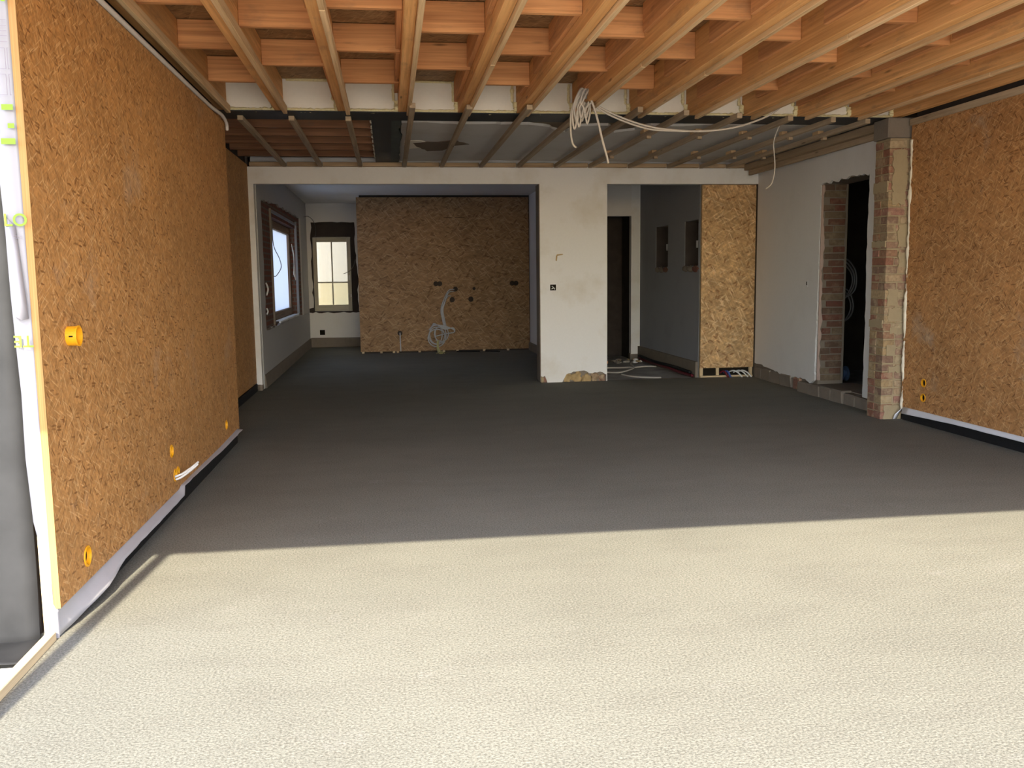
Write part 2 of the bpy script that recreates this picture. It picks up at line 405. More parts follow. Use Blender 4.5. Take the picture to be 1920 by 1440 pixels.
def empty(name, loc): o = bpy.data.objects.new(name, None); COL.objects.link(o); o.location = loc; o.empty_display_size = .1; return o
def tag(o, label, cat, group=None):
    o['label'] = label; o['category'] = cat
    if group: o['group'] = group
    return o
def struct(o): o['kind'] = 'structure'; return o

# ================================================================== THE SETTING
# ---- floor and ground
fo = [(-1.335, 1.1), (4.95, 1.1), (4.95, 11.46), (2.66, 11.46), (2.66, 18.4), (-1.72, 18.4), (-1.72, 3.62), (-1.335, 3.62)]
nf = len(fo)
fl = pmesh('floor', [(x, y, 0) for x, y in fo] + [(x, y, -.06) for x, y in fo], [tuple(range(nf))] + [(i, i+nf, (i+1) % nf + nf, (i+1) % nf) for i in range(nf)])
_b = bmesh.new(); _b.from_mesh(fl); bmesh.ops.triangulate(_b, faces=[f for f in _b.faces if len(f.verts) > 4]); bmesh.ops.recalc_face_normals(_b, faces=_b.faces); _b.to_mesh(fl); _b.free()
if fl.polygons[0].normal.z < 0: fl.flip_normals()
floor = struct(link_obj('floor', fl, 'screed', recenter=False))
hall_floor = struct(panel('floor_hall', (2.66, 4.95, 11.46, 16.4, -.10, -.03), 'hallfloor'))
ground = struct(panel('ground', (-45, 45, -45, 60, -.35, -.065), 'sand'))

# ---- left wall: core, boards, top plate
wl = struct(box('wall_left', (-1.58, -1.40, 3.62, 7.80, 0, 3.06), 'dark_wall'))
for y in (3.60, 4.20, 4.80, 5.40, 6.00, 6.60, 7.20, 7.755):
    box('stud', (-1.40, -1.346, y, y+.045, .0, 2.70), 'pale_wood', wl)
seams = [3.57, 4.82, 6.07, 7.32, 7.80]
boardsL = [panel('osb_board', (-1.345, -1.32, a+.001, b-.001, .118, 2.662), 'osb', wl) for a, b in zip(seams[:-1], seams[1:])]
edgeL = box('board_edge', (-1.3455, -1.3195, 3.564, 3.5705, .118, 2.662), 'osb_edge', wl)
rec = struct(box('wall_left_recess', (-1.95, -1.69, 7.60, 11.50, 0, 3.06), 'dark_wall'))
for a, b in ((7.802, 9.05), (9.052, 10.30), (10.302, 11.398)):
    panel('osb_board', (-1.69, -1.665, a, b, .10, 2.76), 'osb', rec)
box('return_board', (-1.665, -1.345, 7.79, 7.81, .05, 2.72), 'osb', rec)
box('edge_strip', (-1.672, -1.655, 7.82, 11.38, 0, .085), 'black', rec)

# ---- right wall: boards over a core
wr = struct(box('wall_right', (4.80, 5.00, 1.10, 7.80, -.05, 2.95), 'dark_wall'))
seamr = [1.15, 2.40, 3.65, 4.90, 6.15, 7.40, 7.745]
boardsR = [panel('osb_board', (4.72, 4.745, a+.001, b-.001, .105, 2.685), 'osb_red', wr) for a, b in zip(seamr[:-1], seamr[1:])]
box('edge_strip', (4.735, 4.76, 1.2, 7.74, 0, .10), 'black', wr)
box('ledger', (4.712, 4.79, 1.2, 7.775, 2.686, 2.745), 'batten', wr, .003)

# ---- end wall (header, pillar and its two wide openings)
pts = [(-1.665, .08), (-1.60, .06), (-1.60, 2.53), (1.912, 2.533), (1.915, .085), (1.945, .075), (1.97, .09), (1.99, .04), (2.01, -.02), (2.19, -.02), (2.215, .03), (2.254, .10)]
pts += ragged([(2.254, .10), (2.346, .135), (2.488, .145), (2.559, .108), (2.70, .126), (2.775, .09)], .008, .03, 3)
pts += [(2.79, .09), (2.794, 2.534), (4.81, 2.537), (4.86, 2.537), (4.86, 2.735), (-1.665, 2.735)]
we = struct(prism('wall_end', pts, 'XZ', 11.40, 11.43, 'plaster_white'))
box('masonry', (1.925, 2.785, 11.43, 11.63, -.06, 2.60), 'rough_mortar', we)
box('header_core', (-1.66, 4.86, 11.43, 11.63, 2.545, 2.85), 'plaster_white', we)
box('jamb_core', (-1.69, -1.61, 11.43, 11.63, -.02, 2.60), 'plaster', we)
box('corner_bead', (1.908, 1.918, 11.397, 11.64, .02, 2.533), 'rough_mortar', we)
box('corner_bead', (2.787, 2.797, 11.397, 11.64, -.05, 2.534), 'white_plastic', we)
rs = random.Random(5)
for i, (x0, x1, zt) in enumerate(((2.22, 2.33, .10), (2.34, 2.46, .125), (2.47, 2.57, .10), (2.58, 2.68, .105), (2.69, 2.775, .085))):
    lump('stone', ((x0+x1)/2, 11.435, zt/2-.01), ((x1-x0)*.62, .022, zt*.66), 'stone' if i < 3 else 'brick_red', we, seed=i*5+2, amp=.9, sub=3)
for i, x in enumerate((1.94, 1.975, 2.21)): lump('stone', (x, 11.43, .03), (.025, .022, .045), 'brick_red' if i < 2 else 'rough_mortar', we, seed=i+9)
lump('plinth_lump', (-1.63, 11.42, .035), (.045, .06, .055), 'rough_mortar', we, seed=4)

# ---- right side wall beyond the brick pier, with the doorway
SH = .036
hole = [(8.43, .12)] + ragged([(8.43, .12), (8.425, .8), (8.44, 1.5), (8.43, 2.335)], .008, .07, 1)[1:]
top = ragged([(8.43, 2.335), (8.8, 2.36), (9.2, 2.345), (9.53, 2.335)], .018, .05, 2)[1:]
left = ragged([(9.53, 2.335), (9.50, 2.15), (9.52, 1.6), (9.53, 1.0), (9.55, .5), (9.56, .165)], .014, .045, 3)[1:]
base = ragged([(9.56, .165), (9.66, .11), (9.80, .15), (9.93, .155), (10.2, .12), (10.5, .135), (10.8, .16), (11.2, .19), (11.40, .19)], .012, .06, 4)[1:]
pts = hole + top + left + base + [(11.40, 2.70), (8.03, 2.70), (8.03, .12)]
wsd = struct(prism('wall_side', pts, 'YZ', 4.70, 4.725, 'plaster_side', shear=SH, shear0=8.1))
prism('core', [(9.53, -.1), (11.75, -.1), (11.75, 2.84), (8.055, 2.84), (8.055, 2.35), (9.53, 2.35)], 'YZ', 4.73, 5.03, 'rough_mortar', wsd, SH, 8.1)
prism('core', [(8.055, -.1), (8.445, -.1), (8.445, 2.35), (8.055, 2.35)], 'YZ', 4.73, 5.03, 'rough_mortar', wsd, SH, 8.1)
# rough broken edge of plaster beside the jamb
prism('broken_edge', [(4.752, .17)] + ragged([(4.79, .17), (4.775, .5), (4.79, .9), (4.772, 1.3), (4.792, 1.7), (4.776, 2.1), (4.785, 2.33)], .012, .05, 21) + [(4.752, 2.33)], 'XZ', 9.488, 9.50, 'pink_plaster', wsd)
# jamb brickwork facing the camera: real bricks
zz = .165; i = 0
while zz < 2.31:
    spl = [(4.79, 4.905), (4.915, 5.04)] if i % 3 == 1 else ([(4.85, 5.04)] if i % 3 == 2 else [(4.80, 5.04)])
    for a, b in spl:
        box('brick', (a+rs.uniform(-.01, .01), b+rs.uniform(-.004, .004), 9.498+rs.uniform(-.004, .006), 9.54, zz, zz+.062), 'brick_dark', wsd, .004, jitter=.003)
    zz += .0755; i += 1
box('jamb_mortar', (4.77, 5.035, 9.508, 9.54, .12, 2.35), 'rough_mortar', wsd)
# kerb under the doorway and plinth stones along the side wall
for i, (a, b) in enumerate(((8.06, 8.30), (8.31, 8.55), (8.56, 8.80), (8.81, 9.06), (9.07, 9.32), (9.33, 9.60), (9.61, 9.88))):
    xs = 4.685 + .02*rs.random()
    box('kerb_stone', (xs, xs+.12, a, b, -.02, .118+rs.uniform(-.012, .015)), 'rough_mortar', wsd, .012, jitter=.006)
for i, (a, b) in enumerate(((9.95, 10.15), (10.20, 10.5), (10.52, 10.85), (10.87, 11.15), (11.16, 11.38))):
    xs = 4.765 + (a-9.95)*.036
    box('plinth_stone', (xs, xs+.06, a, b, -.02, .14), 'rough_mortar' if i else 'brick_red', wsd, .012, jitter=.01)
panel('threshold', (4.80, 5.2, 8.40, 9.53, .02, .125), 'rough_mortar', wsd)
# the dark room behind the doorway
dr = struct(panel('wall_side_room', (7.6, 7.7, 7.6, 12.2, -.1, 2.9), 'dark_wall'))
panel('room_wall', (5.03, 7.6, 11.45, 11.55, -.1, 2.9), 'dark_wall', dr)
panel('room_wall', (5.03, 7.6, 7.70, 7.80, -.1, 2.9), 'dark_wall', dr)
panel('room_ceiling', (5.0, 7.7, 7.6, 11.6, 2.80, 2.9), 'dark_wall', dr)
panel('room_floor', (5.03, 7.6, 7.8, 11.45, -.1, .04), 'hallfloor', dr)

# ---- hall behind the end wall
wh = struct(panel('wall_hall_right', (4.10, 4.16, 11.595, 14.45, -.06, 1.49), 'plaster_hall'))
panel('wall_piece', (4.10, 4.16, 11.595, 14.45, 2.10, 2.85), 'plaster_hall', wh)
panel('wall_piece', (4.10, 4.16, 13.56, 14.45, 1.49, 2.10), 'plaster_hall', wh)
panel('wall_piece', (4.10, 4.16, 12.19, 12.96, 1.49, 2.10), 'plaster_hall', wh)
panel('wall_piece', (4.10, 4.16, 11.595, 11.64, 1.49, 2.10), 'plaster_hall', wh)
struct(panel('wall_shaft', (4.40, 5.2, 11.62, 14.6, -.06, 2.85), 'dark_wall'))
for a, b in ((11.64, 12.19), (12.96, 13.56)):
    panel('niche_back', (4.36, 4.40, a-.02, b+.02, 1.45, 2.14), 'dark_wall', wh)
    panel('niche_side', (4.105, 4.36, b-.012, b+.03, 1.49, 2.10), 'dark_wall', wh)
    box('niche_frame', (4.29, 4.36, a, b-.012, 1.49, 1.55), 'frame_dark', wh); box('niche_frame', (4.29, 4.36, a, b-.012, 2.04, 2.10), 'frame_dark', wh); box('niche_frame', (4.29, 4.36, b-.09, b-.012, 1.55, 2.04), 'frame_dark', wh)
    box('niche_handle', (4.25, 4.29, b-.06, b-.03, 1.74, 1.84), 'white_plastic', wh, .004)
    panel('niche_side', (4.16, 4.36, a-.03, a, 1.45, 2.14), 'dark_wall', wh)
    panel('niche_sill', (4.16, 4.36, a, b, 1.43, 1.49), 'rough_mortar', wh)
    panel('niche_head', (4.16, 4.36, a, b, 2.10, 2.14), 'rough_mortar', wh)
    for i in range(3): lump('broken_sill', (4.10, a+.1+i*.2, 1.45), (.03, .12, .045), 'rough_mortar' if i else 'brick_dark', wh, seed=i+int(a*3))
bbh = struct(panel('baseboard_hall', (4.065, 4.10, 11.595, 14.45, -.06, .20), 'rough_mortar'))
wb = struct(panel('wall_hall_back', (3.95, 4.40, 14.45, 14.57, .07, 2.85), 'plaster_white'))
panel('wall_piece', (2.6, 3.95, 14.45, 14.57, 2.33, 2.85), 'plaster', wb)
panel('wall_piece', (2.6, 3.05, 14.45, 14.57, -.06, 2.33), 'plaster', wb)
panel('plinth', (3.94, 4.12, 14.46, 14.56, -.06, .08), 'rough_mortar', wb)
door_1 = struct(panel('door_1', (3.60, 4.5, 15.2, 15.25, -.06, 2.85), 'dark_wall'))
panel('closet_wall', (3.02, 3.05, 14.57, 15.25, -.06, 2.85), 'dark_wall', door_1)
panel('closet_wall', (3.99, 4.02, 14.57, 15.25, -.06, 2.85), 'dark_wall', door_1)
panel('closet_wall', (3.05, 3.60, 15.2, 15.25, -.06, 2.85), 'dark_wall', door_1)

# ---- kitchen beyond the end wall
wk = struct(prism('wall_kitchen_left', ragged([(11.60, 0), (18.4, 0)], 0, 9) + [(18.4, .70), (17.2, .70)] + ragged([(17.2, .70), (16.5, .74), (15, .72), (12.0, .72)], .02, .12, 8)[1:]
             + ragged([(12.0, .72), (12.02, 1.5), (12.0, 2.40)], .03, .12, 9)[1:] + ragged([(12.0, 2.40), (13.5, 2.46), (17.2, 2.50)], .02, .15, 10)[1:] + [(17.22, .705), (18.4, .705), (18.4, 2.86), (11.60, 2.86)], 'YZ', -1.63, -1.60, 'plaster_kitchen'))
for b in ((-1.93, -1.63, 11.43, 13.0, -.05, 2.86), (-1.93, -1.63, 16.45, 18.7, -.05, 2.86), (-1.93, -1.63, 13.0, 16.45, -.05, .76), (-1.93, -1.63, 13.0, 16.45, 2.26, 2.86)):
    panel('brickwork', b, 'brickwork', wk)
box('plaster_bead', (-1.640, -1.605, 12.99, 13.04, .74, 2.36), 'rough_mortar', wk)
box('plaster_bead', (-1.640, -1.602, 16.42, 16.50, .76, 2.38), 'plaster_hall', wk)
box('plaster_bead', (-1.640, -1.605, 13.07, 16.40, 2.31, 2.35), 'plaster_hall', wk)
box('sill_mortar', (-1.70, -1.60, 13.6, 16.3, .73, .765), 'plaster_white', wk, .008, jitter=.006)
box('sill_mortar', (-1.66, -1.60, 12.05, 12.9, .70, .73), 'rough_mortar', wk, .008, jitter=.006)
w1 = struct(empty('window_1', (-1.75, 14.72, .76)))
for b in ((-1.80, -1.72, 13.0, 13.14, .76, 2.26), (-1.80, -1.72, 16.27, 16.45, .76, 2.26), (-1.80, -1.72, 13.14, 16.27, .76, .88), (-1.80, -1.72, 13.14, 16.27, 2.14, 2.26)):
    box('window_frame', b, 'frame_dark', w1, .006)
panel('pane', (-1.768, -1.762, 13.14, 16.27, .88, 2.14), 'film', w1)
# back wall of the bay with the four-pane window
bk = struct(prism('wall_kitchen_back', [(-1.66, 0), (-.50, 0), (-.50, .69)] + ragged([(-.50, .69), (-1.6, .70)], .012, .06, 2)[1:] + [(-1.6, .78), (-1.515, .80)] + ragged([(-1.515, .80), (-1.53, 1.6), (-1.515, 2.49)], .015, .1, 5)[1:]
             + ragged([(-1.515, 2.49), (-.66, 2.49)], .012, .08, 6)[1:] + ragged([(-.66, 2.49), (-.63, 1.6), (-.62, .72)], .02, .1, 7)[1:] + [(-.495, .70), (-.495, 2.86), (-1.66, 2.86)], 'XZ', 18.40, 18.43, 'plaster'))
for b in ((-1.9, -1.50, 18.43, 18.7, 0, 2.86), (-.75, -.45, 18.43, 18.7, 0, 2.86), (-1.50, -.75, 18.43, 18.7, 0, .72), (-1.50, -.75, 18.43, 18.7, 2.20, 2.86)):
    panel('masonry', b, 'dark_wall', bk)
w2 = struct(empty('window_2', (-1.12, 18.47, .72)))
for b in ((-1.49, -1.415, 18.40, 18.47, .73, 2.19), (-.825, -.75, 18.40, 18.47, .73, 2.19), (-1.415, -.825, 18.40, 18.47, .73, .85), (-1.415, -.825, 18.40, 18.47, 2.10, 2.19)):
    box('window_frame', b, 'frame_pale', w2, .006)
box('mullion', (-1.137, -1.112, 18.41, 18.46, .85, 2.10), 'frame_pale', w2, .004)
box('glazing_bar', (-1.415, -1.137, 18.415, 18.455, 1.287, 1.312), 'frame_pale', w2, .004)
box('glazing_bar', (-1.112, -.825, 18.415, 18.455, 1.287, 1.312), 'frame_pale', w2, .004)
for b in ((-1.415, -1.137, 18.434, 18.438, 1.312, 2.10), (-1.112, -.825, 18.434, 18.438, 1.312, 2.10), (-1.415, -1.137, 18.434, 18.438, .85, 1.287), (-1.112, -.825, 18.434, 18.438, .85, 1.287)):
    panel('pane', b, 'glass', w2)
box('window_catch', (-.80, -.775, 18.375, 18.40, 1.34, 1.44), 'white_plastic', w2, .003)
box('window_hinge', (-.775, -.755, 18.385, 18.40, 1.0, 1.06), 'white_plastic', w2, .003)
# OSB partition, right wall, ceiling of the kitchen
part = struct(box('wall_kitchen_partition', (-.50, 2.60, 16.66, 16.76, 0, 2.86), 'dark_wall'))
boardF = [panel('osb_board', (a+.001, b-.001, 16.60, 16.62, .03, 2.82), 'osb_far', part) for a, b in ((-.55, .70), (.70, 1.95), (1.95, 2.585))]
box('board_edge', (-.5505, -.5485, 16.598, 16.66, .03, 2.82), 'osb_edge', part)
for a, b in ((1.02, 1.18), (1.22, 1.40)): box('saw_cut', (a, b, 16.597, 16.601, 2.449, 2.457), 'hole', part)
for i, x in enumerate((-.53, -.20, .03, .10, .50, .95, 1.2, 1.7, 2.15)): box('wedge', (x, x+.045, 16.585, 16.64, 0, .035), 'pale_wood', part, .004)
struct(panel('wall_bay_right', (-.50, -.44, 16.76, 18.4, 0, 2.86), 'plaster'))
struct(panel('wall_kitchen_right', (2.60, 2.66, 11.63, 16.80, .0, 2.86), 'plaster'))
struct(panel('wall_hall_left', (2.66, 2.79, 11.63, 14.5, -.06, 2.86), 'plaster'))
struct(panel('ceiling_kitchen', (-1.95, 4.9, 11.63, 18.7, 2.86, 2.96), 'plaster'))
for i, (nm, b) in enumerate((('baseboard_kitchen_left', (-1.62, -1.585, 11.64, 18.4, 0, .18)), ('baseboard_kitchen_back', (-1.6, -.50, 18.375, 18.41, 0, .195)), ('baseboard_kitchen_right', (2.57, 2.61, 11.64, 16.60, 0, .15)))):
    struct(box(nm, b, 'rough_mortar', None, .012, jitter=.012))

# ---- the ceiling: deck, joists, furring strips, packing boards, blocking
ceil = struct(panel('ceiling', (-1.52, 5.0, 1.16, 8.30, 3.04, 3.07), 'osb_deck'))
JL = [-1.365, -.905, -.388, .118, .625, 1.135, 1.63, 2.14, 2.66, 3.18, 3.69, 4.20, 4.615]
rows_odd = [1.3, 2.27, 3.24, 4.21, 5.20, 6.18, 7.15]
rows_even = [1.8, 2.77, 3.74, 4.70, 5.65, 6.62]
rj = random.Random(11)
for i, L in enumerate(JL):
    wd = .068
    j = box('joist', (L, L+wd, 1.20, 7.94, 2.7755, 3.04), 'joist', ceil, .004)
    # furring strip screwed to the right of the joist, hanging a little lower
    if i != len(JL)-1:
        ys = [1.2] + sorted(rj.uniform(2.5, 7.0) for _ in range(1 + (i == 2)*2)) + [7.89]
        for a, b in zip(ys[:-1], ys[1:]):
            dz = rj.uniform(-.004, .004)
            box('furring_strip', (L+wd+.001, L+wd+.034, a+.004, b-.004, 2.748+dz, 2.812+dz), 'lath', j, .003)
    # packing boards on the left face
    if i > 0:
        rows = rows_odd if i % 2 == 1 else rows_even
        ed = [1.2] + [r for r in rows] + [7.90]
        for a, b in zip(ed[:-1], ed[1:]):
            if b-a < .2: continue
            m_ = b - .06 - (.30 if rj.random() < .3 else 0)
            box('packing_board', (L-.034, L-.001, a+.05, m_, 2.862+rj.uniform(-.006, .006), 3.04), 'block', j, .003)
for i in range(len(JL)-1):
    rows = rows_odd if i % 2 == 0 else rows_even
    x0 = JL[i]+.069; x1 = JL[i+1]-.002
    for r in rows:
        box('blocking', (x0, x1, r, r+.045, 2.855+rj.uniform(-.005, .008), 3.036), 'block', ceil, .003)
    # cream infill between the joist ends, with foam squeezed out round it
    inf = box('infill_board', (x0, x1, 7.91, 7.97, 2.776, 3.04), 'infill', ceil)
    foam_strip('foam_bead', [(x0+.03, 7.905, 2.79), ((x0+x1)/2, 7.905, 2.786), (x1, 7.905, 2.79)], .016, 'foam', inf, i)
    foam_strip('foam_bead', [(x1-.034, 7.90, 2.87), (x1-.036, 7.90, 2.95), (x1-.034, 7.90, 3.03)], .013, 'foam', inf, i+20)
    foam_strip('foam_bead', [(x1-.005, 7.895, 2.79), (x1-.006, 7.895, 2.83), (x1-.01, 7.895, 2.87)], .022, 'foam', inf, i+40)
    if i in (1, 3): foam_strip('foam_bead', [(x0+.03, 7.90, 3.032), (x1-.04, 7.90, 3.032)], .010, 'foam', inf, i+60)
# roof edge over the open facade, corner post, roof skin
lint = struct(box('trim_1', (-1.52, 4.95, 1.14, 1.20, 2.70, 3.30), 'pale_wood'))
struct(box('trim_2', (-1.458, -1.398, 1.14, 1.20, -.05, 2.70), 'pale_wood'))
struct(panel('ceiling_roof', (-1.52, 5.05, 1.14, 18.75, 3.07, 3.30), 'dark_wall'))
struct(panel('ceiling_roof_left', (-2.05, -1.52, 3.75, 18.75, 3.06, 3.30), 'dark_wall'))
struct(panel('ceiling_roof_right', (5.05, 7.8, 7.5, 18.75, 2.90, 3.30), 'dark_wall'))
struct(panel('wall_sun_block', (-2.05, 7.8, 8.4, 18.75, 3.30, 6.6), 'brickwork'))  # unseen storey, added to keep the sun off the wall behind the house
struct(panel('wall_outer', (-2.05, -1.95, 7.6, 18.75, -.05, .6), 'dark_wall'))
# far part of the ceiling behind the beam: old joists, steel strip, slab render
fc = struct(panel('ceiling_far', (-.12, 4.95, 8.25, 11.45, 2.83, 2.90), 'slab_core'))
panel('old_deck', (-1.95, -.10, 8.20, 11.45, 3.00, 3.06), 'old_joist', fc)
for y in (8.40, 8.88, 9.38, 9.87, 10.37, 10.90): box('old_joist', (-1.70, -.105, y, y+.075, 2.80, 3.0), 'old_joist', fc, .004)
box('steel_strip', (-.12, .06, 8.22, 11.38, 2.785, 2.83), 'steel', fc)
prism('steel_flange', [(.06, 8.22), (.15, 8.22)] + ragged([(.15, 8.22), (.155, 11.38)], .02, .2, 3)[1:] + [(.06, 11.38)], 'XY', 2.79, 2.83, 'steel_green', fc)
for i in range(9): lump('foam_blob', (-.125, 8.5+i*.3, 2.80), (.012, .06, .02), 'foam_white', fc, seed=i, amp=.6)
edge = [(.155, 8.62), (.39, 8.55), (.54, 8.62), (1.35, 8.62), (1.58, 8.76), (1.69, 8.95), (1.79, 9.06), (1.846, 8.68), (2.13, 8.64), (2.29, 9.06), (2.46, 8.89), (2.54, 8.60), (2.87, 8.62), (3.0, 8.56), (3.85, 8.50), (4.75, 8.5)]
prism('slab_render', ragged(edge, .02, .08, 12) + [(4.85, 11.38)] + ragged([(4.85, 11.38), (2.5, 11.30), (1.3, 11.25), (.16, 11.38)], .02, .1, 13)[1:], 'XY', 2.805, 2.829, 'slab', fc)
prism('flaked_patch', ragged([(.29, 9.82), (.44, 9.74), (.55, 9.75), (.71, 9.62), (.90, 9.9), (.72, 10.05), (.64, 10.38), (.47, 10.44), (.34, 10.1), (.29, 9.82)], .02, .06, 14)[:-1], 'XY', 2.799, 2.806, 'slab_core', fc)
prism('flaked_patch', ragged([(.20, 9.7), (.30, 9.66), (.42, 9.74), (.40, 10.2), (.24, 10.3), (.20, 9.7)], .02, .06, 15)[:-1], 'XY', 2.801, 2.807, 'infill', fc)
struct(panel('ceiling_slab', (-1.95, 5.05, 8.20, 11.65, 3.06, 3.12), 'dark_wall'))
# battens under the far ceiling, spacer blocks, wall plate
BX = [(-1.215, 8.06), (-.79, 8.06), (-.31, 8.06), (.225, 7.42), (.685, 7.45), (1.175, 7.42), (1.64, 7.47), (2.12, 7.48), (2.56, 7.6), (3.075, 7.7), (3.59, 7.8), (4.02, 7.85), (4.38, 7.9)]
for i, (x, y0) in enumerate(BX):
    bt = box('batten', (x-.024, x+.024, y0, 11.34, 2.726, 2.766 if i < 7 else 2.772), 'batten', fc, .003)
    if i >= 8:
        for y in (8.78, 10.25): box('spacer_block', (x-.03, x+.03, y+rj.uniform(-.1, .1), y+.16, 2.772, 2.805), 'lath', bt, .003)
        for y in (8.72, 10.2): box('spacer_block', (x-.022, x+.022, y, y+.05, 2.70, 2.728), 'batten', bt, .003)
bx = [-1.66] + [b[0] for b in BX] + [4.80]
for a, b in zip(bx[:-1], bx[1:]): box('wall_plate', (a+.028, b-.028, 11.335, 11.40, 2.737, 2.785), 'plate', fc, .003)
box('edge_timber', (4.60, 4.69, 8.06, 11.34, 2.70, 2.775), 'batten', fc, .004)
box('edge_timber', (4.66, 4.70, 8.06, 11.34, 2.64, 2.70), 'batten', fc, .004)

# ================================================================== THINGS
# ---- seat the left boards and what is fixed to them on the wall line
for o in list(wl.children): o.location.x += .018
# ---- steel beam
tag(box('steel_beam', (-1.36, 4.76, 7.872, 8.26, 2.768, 2.7745), 'steel'), 'long dark steel beam running across below the joist ends', 'beam')
# ---- brick pier
pier = tag(empty('brick_pier', (4.64, 7.90, 0)), 'old brick pier between the doorway and the right board wall', 'pier')
box('mortar_core', (4.543, 4.75, 7.788, 8.03, -.02, 2.58), 'mortar', pier)
zz = .0; i = 0
while zz < 2.55:
    h = .064
    if i % 2 == 0 or i < 11:
        parts_ = [((4.535, 4.65, 7.78, 7.895), 'brick'), ((4.535, 4.64, 7.907, 8.02), 'brick'), ((4.662, 4.745, 7.782, 7.88), 'brick_red')]
    elif i % 4 == 1:
        parts_ = [((4.535, 4.70, 7.778, 7.885), 'brick_red'), ((4.535, 4.64, 7.897, 8.02), 'brick'), ((4.712, 4.745, 7.784, 7.88), 'brick_red')]
    else:
        parts_ = [((4.535, 4.61, 7.78, 8.02), 'brick'), ((4.622, 4.742, 7.782, 7.88), 'brick_red')]
    for (a, b, c, d), mt in parts_:
        box('brick', (a+rs.uniform(-.002, .003), b+rs.uniform(-.004, .004), c+rs.uniform(-.003, .004), d+rs.uniform(-.003, .003), zz, zz+h+rs.uniform(-.003, .003)), mt, pier, .004, jitter=.003)
    zz += .0757; i += 1
box('capping_block', (4.52, 4.78, 7.79, 8.05, 2.585, 2.765), 'rough_mortar', pier, .008)
for i, (z0, z1, xa, xb) in enumerate(((1.99, 2.47, 4.57, 4.70), (1.60, 1.80, 4.64, 4.735), (1.42, 1.56, 4.655, 4.74), (1.06, 1.22, 4.56, 4.66), (.92, 1.04, 4.58, 4.72), (.60, .70, 4.57, 4.66), (.44, .50, 4.60, 4.72), (-.01, .13, 4.565, 4.735), (.80, .86, 4.60, 4.73))):
    prism('mortar_smear', ragged([(xa, z0), (xb, z0), (xb, z1), (xa, z1), (xa, z0)], .012, .03, 50+i)[:-1], 'XZ', 7.768+.001*i, 7.80, 'mortar', pier)
for i, (z0, z1) in enumerate(((.86, .93), (1.60, 1.66), (2.1, 2.2))):
    prism('mortar_smear', ragged([(7.79, z0), (8.02, z0), (8.02, z1), (7.79, z1), (7.79, z0)], .010, .03, 70+i)[:-1], 'YZ', 4.526, 4.55, 'mortar', pier)
# ---- foam bead between pier and boards
R8 = random.Random(8)
tag(foam_strip('foam_bead', [(4.732+R8.uniform(-.008, .008), 7.735, .10+k*.205) for k in range(13)], .021, 'foam_white', None, 3, .45, 1.2), 'long pale foam bead sealing the joint between brick pier and boards', 'sealant')
# ---- sealing cord along the top of the left boards
tag(tube('sealing_cord', [(-1.312, 1.3, 2.675), (-1.312, 4.5, 2.675), (-1.312, 6.9, 2.675), (-1.306, 7.35, 2.678), (-1.300, 7.6, 2.68), (-1.297, 7.75, 2.65), (-1.300, 7.79, 2.60)], .014, 'foam_pale', None, 8, 12), 'grey-white sealing cord along the top edge of the left boards', 'cord')
# ---- narrow OSB panel on its timber frame
npan = tag(empty('board_panel', (4.46, 11.48, 0)), 'narrow tall chipboard panel on a timber frame beside the side wall', 'panel')
panel('osb_face', (4.09, 4.83, 11.475, 11.493, .125, 2.535), 'osb_chip', npan)
box('stud', (4.093, 4.138, 11.494, 11.54, .02, 2.53), 'pale_wood', npan, .003)
box('stud', (4.785, 4.828, 11.494, 11.54, .02, 2.53), 'pale_wood', npan, .003)
box('stud', (4.33, 4.372, 11.52, 11.56, .02, 2.53), 'pale_wood', npan, .003)
box('sole_plate', (4.093, 4.828, 11.475, 11.54, -.03, .02), 'pale_wood', npan, .003)
panel('back_sheet', (4.14, 4.83, 11.575, 11.59, -.03, 2.53), 'hole', npan)

# ---- yellow boxes: rings in the left and right boards
HOLES = {'L': [], 'R': []}
def wall_box(side, y, z, label, group, r=.034, gang=1, rot=0):
    X = -1.32 if side == 'L' else 4.72; s = 1 if side == 'L' else -1
    t = tag(empty('wall_box', (X, y, z-r)), label, 'wall box', group)
    for g in range(gang):
        yy = y + (g-(gang-1)/2)*.071
        dp = .013 if side == 'L' else .013
        lathe('ring', [(r-.004, -dp*s), (r-.0005, -dp*s), (r-.0005, .0005*s), (r+.005, .0005*s), (r+.005, .004*s), (r-.003, .005*s), (r-.004, -dp*s)], 'X', (X, yy, z), 'yellow', t)
        lathe('back_disc', [(0, -dp*s), (r-.004, -dp*s)], 'X', (X, yy, z), 'yellow' if side == 'L' else 'hole', t)
        if side == 'L': lathe('knockout', [(0, (-dp+.001)*s), (r*.80, (-dp+.001)*s)], 'X', (X, yy, z), 'hole', t)
        HOLES[side].append((X, yy, z, r))
    return t
G1 = 'yellow wall boxes in the boards'
wall_box('L', 3.90, .222, 'round yellow wall box low on the left boards nearest the plastic edge', G1, r=.040)
wall_box('L', 5.43, .378, 'single yellow wall box just above the double one with cables', G1)
dbl = wall_box('L', 5.52, .222, 'double yellow wall box with two white cables poking out', G1, gang=2)
tube('cable', [(-1.36, 5.47, .205), (-1.30, 5.52, .215), (-1.25, 5.60, .24), (-1.22, 5.66, .262)], .007, 'white_plastic', dbl)
tube('cable', [(-1.36, 5.46, .19), (-1.30, 5.51, .198), (-1.25, 5.59, .228), (-1.221, 5.645, .252)], .007, 'white_plastic', dbl)
wall_box('L', 7.205, .245, 'small yellow wall box at the far end of the left boards', G1)
wall_box('R', 7.40, .384, 'upper of two yellow wall boxes beside the brick pier', G1)
wall_box('R', 7.40, .250, 'lower of two yellow wall boxes beside the brick pier', G1)
